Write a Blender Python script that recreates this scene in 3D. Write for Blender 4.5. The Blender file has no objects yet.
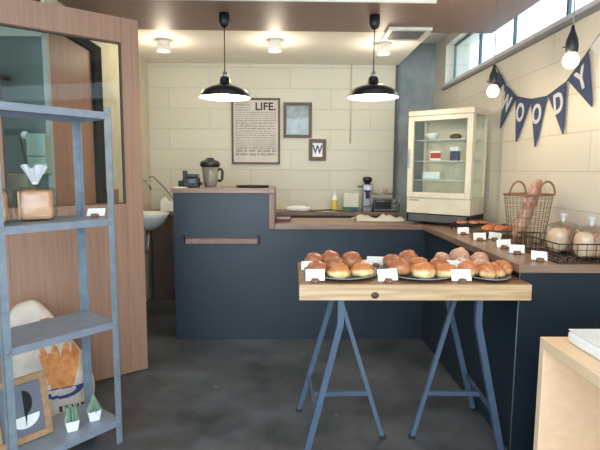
import bpy, bmesh, math, random
from mathutils import Vector, Matrix, noise
random.seed(7)
S = bpy.context.scene
C = bpy.context.collection
PI = math.pi

# ------------------------------------------------------------------ camera
H = 1.28
cam = bpy.data.cameras.new('camera'); co = bpy.data.objects.new('camera', cam); C.objects.link(co)
S.camera = co
cam.sensor_width = 36; cam.lens = 36*490/600; cam.clip_start = .02
yaw = math.radians(1.17); pitch = math.atan(55/490); roll = .006
fw = Vector((math.sin(yaw)*math.cos(pitch), math.cos(yaw)*math.cos(pitch), -math.sin(pitch)))
r0 = Vector((math.cos(yaw), -math.sin(yaw), 0)); u0 = r0.cross(fw)
rt = r0*math.cos(roll)+u0*math.sin(roll); up = rt.cross(fw)
co.matrix_world = Matrix(((rt.x, up.x, -fw.x, 0), (rt.y, up.y, -fw.y, 0), (rt.z, up.z, -fw.z, H), (0, 0, 0, 1)))

# ------------------------------------------------------------------ world and exposure
w = bpy.data.worlds.new('sky'); S.world = w; w.use_nodes = True
bg = w.node_tree.nodes['Background']
bg.inputs[0].default_value = (.70, .86, 1.0, 1); bg.inputs[1].default_value = 2.6
S.view_settings.view_transform = 'Standard'; S.view_settings.look = 'None'
S.view_settings.exposure = .35; S.view_settings.gamma = 1; S.view_settings.use_curve_mapping = False

def lamp(name, kind, loc, power, color, size=.1, rot=None, **k):
    l = bpy.data.lights.new(name, kind); l.energy = power; l.color = color
    if kind == 'AREA': l.size = size; l.shape = 'RECTANGLE'; l.size_y = k.get('size_y', size)
    if kind in ('POINT', 'SPOT'): l.shadow_soft_size = size
    if kind == 'SPOT': l.spot_size = k.get('angle', 2.2); l.spot_blend = .6
    o = bpy.data.objects.new(name, l); C.objects.link(o); o.location = loc
    if rot: o.rotation_euler = rot
    return o
# daylight arriving through the open shop front behind the camera
lamp('shopfront_daylight', 'AREA', (-.3, -.75, 1.35), 54, (.78, .90, 1.0), 2.6, (math.radians(90), 0, 0), size_y=2.1)

# ------------------------------------------------------------------ materials
def srgb(*c):
    c = [x/255 for x in c]
    return tuple((x/12.92 if x <= .04045 else ((x+.055)/1.055)**2.4) for x in c)+(1,)
MATS = {}
def mat(name, col, rough=.5, metal=0, col2=None, scale=8, stretch=(1, 1, 1), bump=0, bscale=40, coords='Object', emit=None, trans=0, alpha=None, coat=0, lo=.35, hi=.65, spec=.5):
    m = bpy.data.materials.new(name); m.use_nodes = True
    nt = m.node_tree; p = nt.nodes['Principled BSDF']
    p.inputs['Base Color'].default_value = srgb(*col); p.inputs['Roughness'].default_value = rough
    p.inputs['Metallic'].default_value = metal; p.inputs['Coat Weight'].default_value = coat
    p.inputs['Specular IOR Level'].default_value = spec
    if trans: p.inputs['Transmission Weight'].default_value = trans
    if alpha is not None: p.inputs['Alpha'].default_value = alpha
    if emit: p.inputs['Emission Color'].default_value = srgb(*col); p.inputs['Emission Strength'].default_value = emit
    tc = nt.nodes.new('ShaderNodeTexCoord'); mp = nt.nodes.new('ShaderNodeMapping')
    mp.inputs['Scale'].default_value = stretch
    nt.links.new(tc.outputs[coords], mp.inputs[0])
    n = nt.nodes.new('ShaderNodeTexNoise'); n.inputs['Scale'].default_value = scale; n.inputs['Detail'].default_value = 6
    nt.links.new(mp.outputs[0], n.inputs['Vector'])
    if col2 is None: col2 = tuple(max(0, c*.94) for c in col)
    cr = nt.nodes.new('ShaderNodeValToRGB'); cr.color_ramp.elements[0].position = lo; cr.color_ramp.elements[1].position = hi
    cr.color_ramp.elements[0].color = srgb(*col2); cr.color_ramp.elements[1].color = srgb(*col)
    nt.links.new(n.outputs['Fac'], cr.inputs[0]); nt.links.new(cr.outputs[0], p.inputs['Base Color'])
    if bump:
        n2 = nt.nodes.new('ShaderNodeTexNoise'); n2.inputs['Scale'].default_value = bscale; n2.inputs['Detail'].default_value = 4
        nt.links.new(mp.outputs[0], n2.inputs['Vector'])
        b = nt.nodes.new('ShaderNodeBump'); b.inputs['Strength'].default_value = bump; b.inputs['Distance'].default_value = .004
        nt.links.new(n2.outputs['Fac'], b.inputs['Height']); nt.links.new(b.outputs[0], p.inputs['Normal'])
    MATS[name] = m
    return m
def block_wall(name, plane, col, col2):
    m = bpy.data.materials.new(name); m.use_nodes = True
    nt = m.node_tree; p = nt.nodes['Principled BSDF']; p.inputs['Roughness'].default_value = .45
    tc = nt.nodes.new('ShaderNodeTexCoord'); sx = nt.nodes.new('ShaderNodeSeparateXYZ'); cb = nt.nodes.new('ShaderNodeCombineXYZ')
    nt.links.new(tc.outputs['Object'], sx.inputs[0])
    nt.links.new(sx.outputs[plane], cb.inputs[0])
    ad = nt.nodes.new('ShaderNodeMath'); ad.operation = 'ADD'; ad.inputs[1].default_value = .12
    nt.links.new(sx.outputs[2], ad.inputs[0]); nt.links.new(ad.outputs[0], cb.inputs[1])
    br = nt.nodes.new('ShaderNodeTexBrick'); nt.links.new(cb.outputs[0], br.inputs['Vector'])
    br.inputs['Color1'].default_value = srgb(*col); br.inputs['Color2'].default_value = srgb(*col2)
    br.inputs['Mortar'].default_value = srgb(*[c*.90 for c in col])
    br.inputs['Scale'].default_value = 1; br.inputs['Mortar Size'].default_value = .0035; br.inputs['Mortar Smooth'].default_value = .3
    br.inputs['Brick Width'].default_value = .8; br.inputs['Row Height'].default_value = .2
    nt.links.new(br.outputs['Color'], p.inputs['Base Color'])
    n = nt.nodes.new('ShaderNodeTexNoise'); n.inputs['Scale'].default_value = 60
    mx = nt.nodes.new('ShaderNodeMath'); mx.operation = 'MULTIPLY_ADD'; mx.inputs[1].default_value = .15
    nt.links.new(tc.outputs['Object'], n.inputs['Vector']); nt.links.new(n.outputs['Fac'], mx.inputs[0])
    iv = nt.nodes.new('ShaderNodeMath'); iv.operation = 'SUBTRACT'; iv.inputs[0].default_value = 1
    nt.links.new(br.outputs['Fac'], iv.inputs[1]); nt.links.new(iv.outputs[0], mx.inputs[2])
    b = nt.nodes.new('ShaderNodeBump'); b.inputs['Strength'].default_value = .5; b.inputs['Distance'].default_value = .004
    nt.links.new(mx.outputs[0], b.inputs['Height']); nt.links.new(b.outputs[0], p.inputs['Normal'])
    return m
M_blockB = block_wall('painted_block_back', 0, (206, 202, 184), (201, 197, 178))
M_blockR = block_wall('painted_block_right', 1, (210, 204, 188), (205, 199, 182))
M_cream = mat('cream_plaster', (208, 200, 176), .6)
M_white = mat('white_paint', (232, 230, 220), .5)
M_ceil = mat('ceiling_paint', (242, 238, 228), .6, col2=(240, 236, 226), scale=1)
M_concw = mat('raw_concrete', (168, 176, 178), .7, col2=(132, 142, 146), scale=3, bump=.3)
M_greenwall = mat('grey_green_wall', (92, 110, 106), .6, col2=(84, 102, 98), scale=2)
M_brown = mat('brown_laminate', (142, 113, 100), .45, col2=(130, 103, 91), scale=6, stretch=(6, 6, .4))
M_board = mat('brown_ceiling_board', (150, 124, 114), .5, col2=(141, 116, 106), scale=5, stretch=(.5, 5, 5))
M_door = mat('door_veneer', (166, 128, 106), .5, col2=(154, 118, 98), scale=5, stretch=(14, 14, .5))
M_door2 = mat('inner_door_veneer', (160, 112, 88), .5, col2=(144, 99, 78), scale=5, stretch=(14, 14, .5))
M_black = mat('black_plastic', (24, 26, 30), .45)
M_blackmatt = mat('matt_black', (20, 21, 24), .9, spec=.1)
M_blackm = mat('black_metal', (28, 30, 34), .35, metal=.4)
M_navy = mat('navy_paint', (27, 42, 55), .40, col2=(21, 34, 45), scale=2.2, bump=.15, bscale=25)
M_worktop = mat('walnut_worktop', (146, 118, 100), .32, col2=(122, 96, 80), scale=4, stretch=(1, 14, 14))
M_worktopY = mat('walnut_worktop_side', (146, 118, 100), .32, col2=(122, 96, 80), scale=4, stretch=(14, 1, 14))
M_cab = mat('dark_cabinet', (92, 74, 68), .5, col2=(80, 64, 58), scale=5, stretch=(8, 8, .6))
M_table = mat('oiled_board_top', (158, 116, 82), .4, col2=(122, 86, 60), scale=4, stretch=(.8, 12, 12))
M_tableedge = mat('pale_board_edge', (206, 174, 134), .5, col2=(178, 144, 104), scale=5, stretch=(.8, 12, 16))
M_knot = mat('board_knot', (74, 48, 34), .5)
M_steelblue = mat('blue_grey_steel', (76, 93, 112), .42, col2=(68, 85, 104))
M_galv = mat('galvanised_steel', (146, 158, 168), .38, metal=.35, col2=(130, 143, 154), scale=20)
M_galvs = mat('galvanised_shelf', (138, 146, 158), .4, metal=.15, col2=(128, 136, 148), scale=20)
M_ply = mat('birch_plywood', (240, 208, 172), .5, col2=(234, 200, 163), scale=4, stretch=(6, .8, 10))
M_whitep = mat('white_plastic', (240, 242, 242), .35)
M_paper = mat('white_paper', (246, 245, 240), .7, col2=(243, 242, 236))
M_cream_en = mat('cream_enamel', (214, 206, 184), .35)
M_alu = mat('aluminium', (150, 160, 170), .35, metal=.8)
M_chrome = mat('brushed_steel', (170, 172, 174), .28, metal=.9)
M_frame = mat('walnut_frame', (98, 78, 66), .5, col2=(84, 66, 56), scale=8)
M_oak = mat('oak_frame', (176, 140, 106), .5, col2=(154, 120, 88), scale=6, stretch=(6, 6, 6))
M_poster = mat('poster_paper', (214, 206, 194), .6)
M_print = mat('pale_print', (186, 190, 200), .5, col2=(150, 156, 168), scale=14)
M_ink = mat('dark_ink', (52, 48, 46), .7)
M_inkg = mat('grey_ink', (112, 104, 98), .7)
M_blueink = mat('blue_ink', (40, 66, 120), .6)
M_flag = mat('navy_felt', (58, 72, 100), .9, col2=(50, 62, 90), scale=30)
M_flagp = mat('pale_felt', (206, 206, 204), .9)
M_letter = mat('light_felt', (196, 198, 200), .9)
M_plate = mat('slate_blue_plate', (78, 88, 104), .3, coat=.3)
M_platew = mat('white_plate', (232, 234, 236), .25)
M_rim = mat('plate_rim', (140, 150, 162), .3)
M_cork = mat('cork_base', (140, 104, 76), .8, col2=(112, 80, 56), scale=60)
M_pot = mat('white_pot', (236, 238, 240), .4)
M_plant = mat('succulent_green', (136, 158, 136), .6, col2=(104, 132, 110), scale=30)
M_soil = mat('soil', (60, 48, 40), .9)
M_sack = mat('white_paper_sack', (212, 198, 184), .75, col2=(196, 180, 166), scale=10, bump=.4, bscale=14)
M_orange = mat('bread_print', (222, 150, 88), .7, col2=(196, 120, 64), scale=30)
M_bluepr = mat('blue_print', (48, 66, 120), .7)
M_redpr = mat('red_print', (196, 70, 60), .7)
M_red = mat('dark_red_plastic', (96, 36, 44), .4)
M_yellow = mat('yellow_plastic', (226, 206, 90), .4)
M_green = mat('green_label', (60, 120, 84), .5)
M_wire = mat('dark_wire', (112, 98, 84), .5, metal=.2)
M_wirew = mat('white_wire', (220, 224, 222), .4)
M_wick = mat('wooden_handle', (128, 92, 64), .6)
M_grey = mat('mid_grey_plastic', (120, 122, 122), .5)
M_floor = None

def glass_mat(name, tint, rough=.02, mix=.88):
    m = bpy.data.materials.new(name); m.use_nodes = True
    nt = m.node_tree; nt.nodes.remove(nt.nodes['Principled BSDF'])
    t = nt.nodes.new('ShaderNodeBsdfTransparent'); t.inputs[0].default_value = tint+(1,)
    g = nt.nodes.new('ShaderNodeBsdfGlossy'); g.inputs['Roughness'].default_value = rough
    lw = nt.nodes.new('ShaderNodeLayerWeight'); pw = nt.nodes.new('ShaderNodeMath'); pw.operation = 'POWER'; pw.inputs[1].default_value = 4
    nt.links.new(lw.outputs['Facing'], pw.inputs[0])
    fr = nt.nodes.new('ShaderNodeMath'); fr.operation = 'MULTIPLY_ADD'; fr.inputs[1].default_value = .7 if mix == 1 else .4; fr.inputs[2].default_value = .05 if mix == 1 else .02
    nt.links.new(pw.outputs[0], fr.inputs[0])
    mx = nt.nodes.new('ShaderNodeMixShader')
    nt.links.new(fr.outputs[0], mx.inputs[0]); nt.links.new(t.outputs[0], mx.inputs[1]); nt.links.new(g.outputs[0], mx.inputs[2])
    nt.links.new(mx.outputs[0], nt.nodes['Material Output'].inputs[0])
    return m
M_glass = glass_mat('clear_glass', (.93, .96, .95))
M_film = glass_mat('clear_film', (.90, .90, .90), .16, 1)

def bread_mat(name, top, side, lo, hi, sugar=0):
    """baked crust: browned on the crown, pale where it rose against its neighbours"""
    m = bpy.data.materials.new(name); m.use_nodes = True
    nt = m.node_tree; p = nt.nodes['Principled BSDF']; p.inputs['Roughness'].default_value = .33
    tc = nt.nodes.new('ShaderNodeTexCoord'); sx = nt.nodes.new('ShaderNodeSeparateXYZ')
    nt.links.new(tc.outputs['Generated'], sx.inputs[0])
    n = nt.nodes.new('ShaderNodeTexNoise'); n.inputs['Scale'].default_value = 3.5; n.inputs['Detail'].default_value = 5
    nt.links.new(tc.outputs['Generated'], n.inputs['Vector'])
    a = nt.nodes.new('ShaderNodeMath'); a.operation = 'MULTIPLY_ADD'; a.inputs[1].default_value = .8
    nt.links.new(n.outputs['Fac'], a.inputs[0]); nt.links.new(sx.outputs[2], a.inputs[2])
    cr = nt.nodes.new('ShaderNodeValToRGB')
    cr.color_ramp.elements[0].position = lo; cr.color_ramp.elements[0].color = srgb(*side)
    cr.color_ramp.elements[1].position = hi; cr.color_ramp.elements[1].color = srgb(*top)
    nt.links.new(a.outputs[0], cr.inputs[0])
    out = cr.outputs[0]
    if sugar:
        n2 = nt.nodes.new('ShaderNodeTexNoise'); n2.inputs['Scale'].default_value = 9; n2.inputs['Detail'].default_value = 8
        nt.links.new(tc.outputs['Generated'], n2.inputs['Vector'])
        c2 = nt.nodes.new('ShaderNodeValToRGB'); c2.color_ramp.elements[0].position = .4; c2.color_ramp.elements[1].position = .62
        c2.color_ramp.elements[1].color = (sugar, sugar, sugar, 1)
        nt.links.new(n2.outputs['Fac'], c2.inputs[0])
        mx = nt.nodes.new('ShaderNodeMix'); mx.data_type = 'RGBA'
        nt.links.new(c2.outputs[0], mx.inputs[0]); nt.links.new(out, mx.inputs[6]); mx.inputs[7].default_value = srgb(228, 214, 206)
        out = mx.outputs[2]
    nt.links.new(out, p.inputs['Base Color'])
    return m
M_bun = bread_mat('golden_crust', (196, 120, 68), (246, 218, 156), .7, 1.15)
M_bun2 = bread_mat('brown_crust', (170, 100, 66), (222, 160, 108), .6, 1.1)
M_bun3 = bread_mat('dusted_crust', (190, 134, 102), (218, 170, 128), .45, .9, .38)
M_crois = bread_mat('croissant_crust', (192, 116, 70), (242, 206, 146), .65, 1.1)
M_baguette = bread_mat('baguette_crust', (160, 108, 78), (208, 158, 112), .4, .9, .25)
M_loaf = bread_mat('loaf_crust', (206, 150, 104), (232, 190, 146), .3, 1.0)
M_crumb = mat('pale_crumb', (232, 208, 176), .8, col2=(220, 192, 158), scale=40)
M_dark = bread_mat('dark_crust', (92, 56, 44), (120, 76, 56), .4, .9)

def floor_material():
    m = bpy.data.materials.new('polished_concrete'); m.use_nodes = True
    nt = m.node_tree; p = nt.nodes['Principled BSDF']
    tc = nt.nodes.new('ShaderNodeTexCoord')
    n = nt.nodes.new('ShaderNodeTexNoise'); n.inputs['Scale'].default_value = 1.9; n.inputs['Detail'].default_value = 12; n.inputs['Roughness'].default_value = .68
    nt.links.new(tc.outputs['Object'], n.inputs['Vector'])
    cr = nt.nodes.new('ShaderNodeValToRGB'); cr.color_ramp.elements[0].position = .30; cr.color_ramp.elements[1].position = .70
    cr.color_ramp.elements[0].color = srgb(32, 34, 37); cr.color_ramp.elements[1].color = srgb(100, 104, 109)
    nt.links.new(n.outputs['Fac'], cr.inputs[0])
    v = nt.nodes.new('ShaderNodeTexVoronoi'); v.inputs['Scale'].default_value = 4.5
    nt.links.new(tc.outputs['Object'], v.inputs['Vector'])
    c2 = nt.nodes.new('ShaderNodeValToRGB'); c2.color_ramp.elements[0].position = .03; c2.color_ramp.elements[1].position = .045
    c2.color_ramp.elements[0].color = (.5, .5, .5, 1); c2.color_ramp.elements[1].color = (0, 0, 0, 1)
    nt.links.new(v.outputs['Distance'], c2.inputs[0])
    mx = nt.nodes.new('ShaderNodeMix'); mx.data_type = 'RGBA'; mx.inputs[7].default_value = srgb(180, 184, 186)
    nt.links.new(c2.outputs[0], mx.inputs[0]); nt.links.new(cr.outputs[0], mx.inputs[6])
    nt.links.new(mx.outputs[2], p.inputs['Base Color'])
    r = nt.nodes.new('ShaderNodeMapRange'); r.inputs[3].default_value = .22; r.inputs[4].default_value = .42
    nt.links.new(n.outputs['Fac'], r.inputs[0]); nt.links.new(r.outputs[0], p.inputs['Roughness'])
    b = nt.nodes.new('ShaderNodeBump'); b.inputs['Strength'].default_value = .15; b.inputs['Distance'].default_value = .003
    nt.links.new(n.outputs['Fac'], b.inputs['Height']); nt.links.new(b.outputs[0], p.inputs['Normal'])
    return m
M_floor = floor_material()

# ------------------------------------------------------------------ helpers
class MB:
    def __init__(s): s.bm = bmesh.new(); s.slots = []
    def _mark(s, faces, m):
        if m is None: return
        if m not in s.slots: s.slots.append(m)
        for f in faces: f.material_index = s.slots.index(m)
    def box(s, x0, x1, y0, y1, z0, z1, bev=.002, m=None, M=None):
        r = bmesh.ops.create_cube(s.bm, size=1)
        vs = r['verts']
        for v in vs: v.co = Vector(((x0+x1)/2+v.co.x*(x1-x0), (y0+y1)/2+v.co.y*(y1-y0), (z0+z1)/2+v.co.z*(z1-z0)))
        fs = list({f for v in vs for f in v.link_faces})
        if bev:
            es = list({e for v in vs for e in v.link_edges})
            b = bmesh.ops.bevel(s.bm, geom=es, offset=min(bev, min(abs(x1-x0), abs(y1-y0), abs(z1-z0))*.45), segments=2, affect='EDGES', profile=.5)
            vs = list({v for f in b['faces'] for v in f.verts} | {v for v in vs if v.is_valid})
            fs = list({f for v in vs for f in v.link_faces})
        s._mark(fs, m)
        if M: bmesh.ops.transform(s.bm, matrix=M, verts=vs)
        return s
    def tube(s, pts, r, n=10, cap=True, m=None, smooth=True, square=False, flat=None):
        pts = [Vector(p) for p in pts]; rs = r if isinstance(r, (list, tuple)) else [r]*len(pts)
        if square: n = 4; smooth = False
        rings = []; prev = None
        for i, p in enumerate(pts):
            d = (pts[min(i+1, len(pts)-1)]-pts[max(i-1, 0)])
            if d.length < 1e-9: d = Vector((0, 0, 1))
            d.normalize()
            if prev is None:
                a = Vector((0, 1, 0)) if abs(d.y) < .9 else Vector((1, 0, 0))
                u = (a-d*a.dot(d)).normalized()
            else: u = (prev-d*prev.dot(d)).normalized()
            prev = u; v = d.cross(u); ring = []
            for k in range(n):
                t = 2*PI*k/n+(PI/4 if square else 0)
                q = 1.414 if square else 1
                fy = flat if flat else 1
                ring.append(s.bm.verts.new(p+(u*math.cos(t)*fy+v*math.sin(t))*rs[i]*q))
            rings.append(ring)
        fs = []
        for a, b in zip(rings, rings[1:]):
            for k in range(n): fs.append(s.bm.faces.new((a[k], a[(k+1) % n], b[(k+1) % n], b[k])))
        if smooth:
            for f in fs: f.smooth = True
        if cap:
            fs.append(s.bm.faces.new(rings[0][::-1])); fs.append(s.bm.faces.new(rings[-1]))
        s._mark(fs, m)
        return s
    def lathe(s, prof, c=(0, 0, 0), n=32, sx=1, sy=1, m=None, M=None):
        rings = []; c = Vector(c); fs = []
        for (r, z) in prof:
            if r < 1e-6: rings.append([s.bm.verts.new(c+Vector((0, 0, z)))])
            else: rings.append([s.bm.verts.new(c+Vector((r*sx*math.cos(2*PI*k/n), r*sy*math.sin(2*PI*k/n), z))) for k in range(n)])
        for a, b in zip(rings, rings[1:]):
            for k in range(n):
                k2 = (k+1) % n
                if len(a) == 1 and len(b) == 1: continue
                if len(a) == 1: fs.append(s.bm.faces.new((a[0], b[k2], b[k])))
                elif len(b) == 1: fs.append(s.bm.faces.new((a[k], a[k2], b[0])))
                else: fs.append(s.bm.faces.new((a[k], a[k2], b[k2], b[k])))
        for f in fs: f.smooth = True
        s._mark(fs, m)
        if M: bmesh.ops.transform(s.bm, matrix=M, verts=[v for r in rings for v in r])
        return s
    def prism(s, poly, axis, d0, d1, m=None):
        """poly in the plane across axis (0: y,z  1: x,z  2: x,y), extruded d0..d1"""
        def P(a, b, d): return {0: (d, a, b), 1: (a, d, b), 2: (a, b, d)}[axis]
        A = [s.bm.verts.new(P(a, b, d0)) for a, b in poly]; B = [s.bm.verts.new(P(a, b, d1)) for a, b in poly]
        fs = [s.bm.faces.new(A[::-1]), s.bm.faces.new(B)]
        n = len(A)
        for k in range(n): fs.append(s.bm.faces.new((A[k], A[(k+1) % n], B[(k+1) % n], B[k])))
        s._mark(fs, m)
        return s
    def blob(s, c, r, amp=.06, freq=2, seed=0, flatbot=None, sub=3, m=None, M=None, pw=1):
        ret = bmesh.ops.create_icosphere(s.bm, subdivisions=sub, radius=1)
        for v in ret['verts']:
            d = v.co.normalized()
            k = 1+amp*noise.noise(d*freq+Vector((seed*3.1, seed*1.7, seed)))
            q = Vector([math.copysign(abs(x)**pw, x) for x in d])*k
            q = Vector((q.x*r[0], q.y*r[1], q.z*r[2]))
            if flatbot is not None: q.z = max(q.z, -r[2]*flatbot)
            v.co = q
        if M: bmesh.ops.transform(s.bm, matrix=M, verts=ret['verts'])
        for v in ret['verts']: v.co += Vector(c)
        fs = {f for v in ret['verts'] for f in v.link_faces}
        for f in fs: f.smooth = True
        s._mark(fs, m)
        return s
    def build(s, name, m=None, parent=None, loc=None):
        bmesh.ops.recalc_face_normals(s.bm, faces=s.bm.faces)
        me = bpy.data.meshes.new(name); s.bm.to_mesh(me); s.bm.free()
        if s.slots:
            for x in s.slots: me.materials.append(x)
        elif m: me.materials.append(m)
        o = bpy.data.objects.new(name, me); C.objects.link(o)
        if parent: o.parent = parent
        if loc: o.location = loc
        return o
def box(*a, **k): return MB().box(*a, **k)
def tag(o, label, cat, group=None, kind=None):
    o['label'] = label; o['category'] = cat
    if group: o['group'] = group
    if kind: o['kind'] = kind
    return o
def thing(name, label, cat, loc=(0, 0, 0), rz=0, group=None):
    o = bpy.data.objects.new(name, None); C.objects.link(o); o.empty_display_size = .05
    o.location = loc; o.rotation_euler = (0, 0, rz)
    return tag(o, label, cat, group)
def struct(name, mb, m=None, parent=None):
    o = mb.build(name, m, parent)
    if not parent: o['kind'] = 'structure'
    return o
def dup(root, loc, rz=None, label=None, scale=None):
    def cp(o, par):
        c = o.copy(); C.objects.link(c)
        if par: c.parent = par
        for ch in [x for x in o.children]: cp(ch, c)
        return c
    r = cp(root, None); r.location = loc
    if rz is not None: r.rotation_euler = (0, 0, rz)
    if scale: r.scale = scale
    if label: r['label'] = label
    return r
def text(name, body, size, M, m, parent=None, ext=.001, off=0, sx=1):
    cu = bpy.data.curves.new(name, 'FONT'); cu.body = body; cu.size = size; cu.extrude = ext; cu.offset = off
    cu.align_x = 'CENTER'; cu.align_y = 'CENTER'
    t = bpy.data.objects.new(name+'_curve', cu); C.objects.link(t)
    dg = bpy.context.evaluated_depsgraph_get(); dg.update()
    me = bpy.data.meshes.new_from_object(t.evaluated_get(dg)); me.name = name
    bpy.data.objects.remove(t); bpy.data.curves.remove(cu)
    me.transform(M @ Matrix.Diagonal((sx, 1, 1, 1))); me.materials.clear(); me.materials.append(m)
    o = bpy.data.objects.new(name, me); C.objects.link(o)
    if parent: o.parent = parent
    return o
def T(x, y, z): return Matrix.Translation((x, y, z))
def R(a, ax): return Matrix.Rotation(a, 4, ax)

# ------------------------------------------------------------------ room shell
struct('floor', box(-3.1, 1.75, -3.5, 5.3, -.1, 0, bev=0), M_floor)
struct('ceiling', box(-3.1, 1.75, -.6, 5.3, 2.56, 2.62, bev=0), M_ceil)
c = box(-1.40, 1.06, 3.66, 4.97, 2.315, 2.37, bev=0); struct('ceiling_rear', c, M_ceil)
struct('ceiling_front', box(-3.1, .86, -.6, 3.04, 2.36, 2.40, bev=0), M_ceil)
b = MB(); b.prism([(-1.40, 3.05), (.87, 3.05), (.87, -.5), (1.47, -.5), (1.47, 3.69), (-1.40, 3.69)], 2, 2.28, 2.315)
struct('trim_1', b, M_board)
struct('trim_2', box(-1.40, .87, 3.035, 3.05, 2.275, 2.40, bev=0), M_white)
struct('wall_back', box(-1.55, 1.06, 4.97, 5.10, 0, 2.56, bev=0), M_blockB)
struct('wall_back_right', box(1.06, 1.75, 5.10, 5.3, 0, 2.56, bev=0), M_concw)
struct('wall_right', box(1.47, 1.70, -.6, 5.12, 0, 2.06, bev=0), M_blockR)
struct('wall_right_upper', box(1.47, 1.70, -.6, 5.12, 2.46, 2.56, bev=0), M_blockR)
struct('wall_right_rear', box(1.47, 1.70, 4.76, 5.12, 2.06, 2.46, bev=0), M_blockR)
struct('trim_3', box(1.445, 1.70, -.6, 4.78, 2.045, 2.068, bev=.001), mat('grey_sill_nose', (128, 128, 130), .5))
struct('trim_4', box(1.456, 1.60, -.6, 4.76, 2.068, 2.10, bev=.001), mat('pale_sill', (206, 204, 208), .5))
# windows along the top of the right wall
M_winalu = mat('window_aluminium', (104, 118, 134), .4, metal=.3)
wy = [(4.105, 4.74), (3.485, 4.10), (2.82, 3.48), (2.1, 2.815), (1.3, 2.095), (.4, 1.295)]
for i, (a, b_) in enumerate(wy):
    e = bpy.data.objects.new('window_%d' % (i+1), None); C.objects.link(e); e['kind'] = 'structure'; e.location = (1.55, (a+b_)/2, 2.10)
    q = MB(); L = (b_-a)/2; t = .016 if i == 0 else .008
    q.box(-.01, .01, -L, L, 0, t); q.box(-.01, .01, -L, L, .34, .36); q.box(-.01, .01, -L, -L+t, 0, .36); q.box(-.01, .01, L-t, L, 0, .36)
    q.build('window_frame', M_winalu, e)
    box(-.003, .003, -L+t, L-t, t, .34, bev=0).build('glass', M_glass, e)
# left side
struct('wall_left', MB().box(-1.55, -1.40, 3.74, 4.97, 0, 2.56, bev=0).box(-1.55, -1.40, 2.93, 3.74, 2.16, 2.56, bev=0), M_cream)
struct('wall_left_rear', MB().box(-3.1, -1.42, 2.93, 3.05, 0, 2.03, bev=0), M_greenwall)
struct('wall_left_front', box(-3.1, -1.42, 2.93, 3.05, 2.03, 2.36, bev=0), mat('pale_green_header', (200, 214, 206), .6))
struct('wall_left_outer', box(-3.2, -3.1, -.6, 3.05, 0, 2.56, bev=0), M_cream)
struct('trim_5', box(-1.418, -1.395, 2.915, 2.955, 0, 2.16), mat('grey_post', (168, 174, 170), .5))
d = bpy.data.objects.new('door_1', None); C.objects.link(d); d['kind'] = 'structure'; d.location = (-1.42, 3.36, 0)
box(-.02, .01, -.40, .23, 0, 2.10).build('door_leaf', M_door2, d)
MB().box(-.03, .035, .232, .372, 0, 2.16).box(-.03, .035, -.40, .232, 2.10, 2.16).build('door_frame', M_blackmatt, d)
MB().tube([(.01, -.25, 1.0), (.05, -.25, 1.0), (.05, -.15, 1.0)], .008).build('door_handle', M_chrome, d)
struct('trim_6', box(-1.40, -1.37, 3.745, 3.95, 0, 1.12), M_door2)
struct('trim_7', box(1.0405, 1.0605, 4.95, 5.0, .0, 2.315, bev=0), mat('dark_corner_joint', (84, 84, 84), .6))

# ------------------------------------------------------------------ ceiling things
def spot(x, y, lab):
    t = thing('ceiling_downlight', lab, 'ceiling light', (x, y, 2.315), 0, 'white cylinder spotlights on the rear ceiling')
    MB().lathe([(0, 0), (.05, 0), (.052, -.003), (.052, -.085), (.046, -.087), (.046, -.06), (0, -.058)]).build('housing', M_white, t)
    MB().lathe([(0, -.070), (.044, -.072), (.044, -.076), (0, -.078)]).build('lens', mat('warm_lens', (255, 236, 190), .4, emit=9), t)
    lamp('downlight_lamp', 'POINT', (x, y, 2.15), 4.0, (1, .84, .64), .05)
spot(-1.03, 4.12, 'white cylinder ceiling spotlight farthest left, near the door')
spot(-.128, 4.08, 'white cylinder ceiling spotlight in the middle, between the two pendants')
spot(.76, 4.14, 'white cylinder ceiling spotlight beside the right pendant, by the air vent')
t = thing('ceiling_vent', 'white square air vent grille in the ceiling above the counter', 'vent', (.84, 3.70, 2.28))
MB().box(-.155, .155, -.15, -.115, -.02, 0).box(-.155, .155, .115, .15, -.02, 0).box(-.155, -.12, -.115, .115, -.02, 0).box(.12, .155, -.115, .115, -.02, 0).build('frame', M_white, t)
q = MB()
for k in range(13): q.box(-.12, .12, -.108+k*.018, -.100+k*.018, -.016, -.004, bev=0)
q.box(-.003, .003, -.115, .115, -.018, -.004, bev=0)
q.build('slats', M_grey, t)
box(-.12, .12, -.115, .115, -.003, 0, bev=0).build('backing', M_black, t)
t = thing('smoke_detector', 'tiny white ceiling sensor on the brown ceiling board', 'sensor', (.93, 2.93, 2.28))
MB().lathe([(0, 0), (.018, 0), (.018, -.006), (.010, -.012), (.010, -.02), (0, -.024)], n=20).build('sensor_cap', M_white, t)

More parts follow.
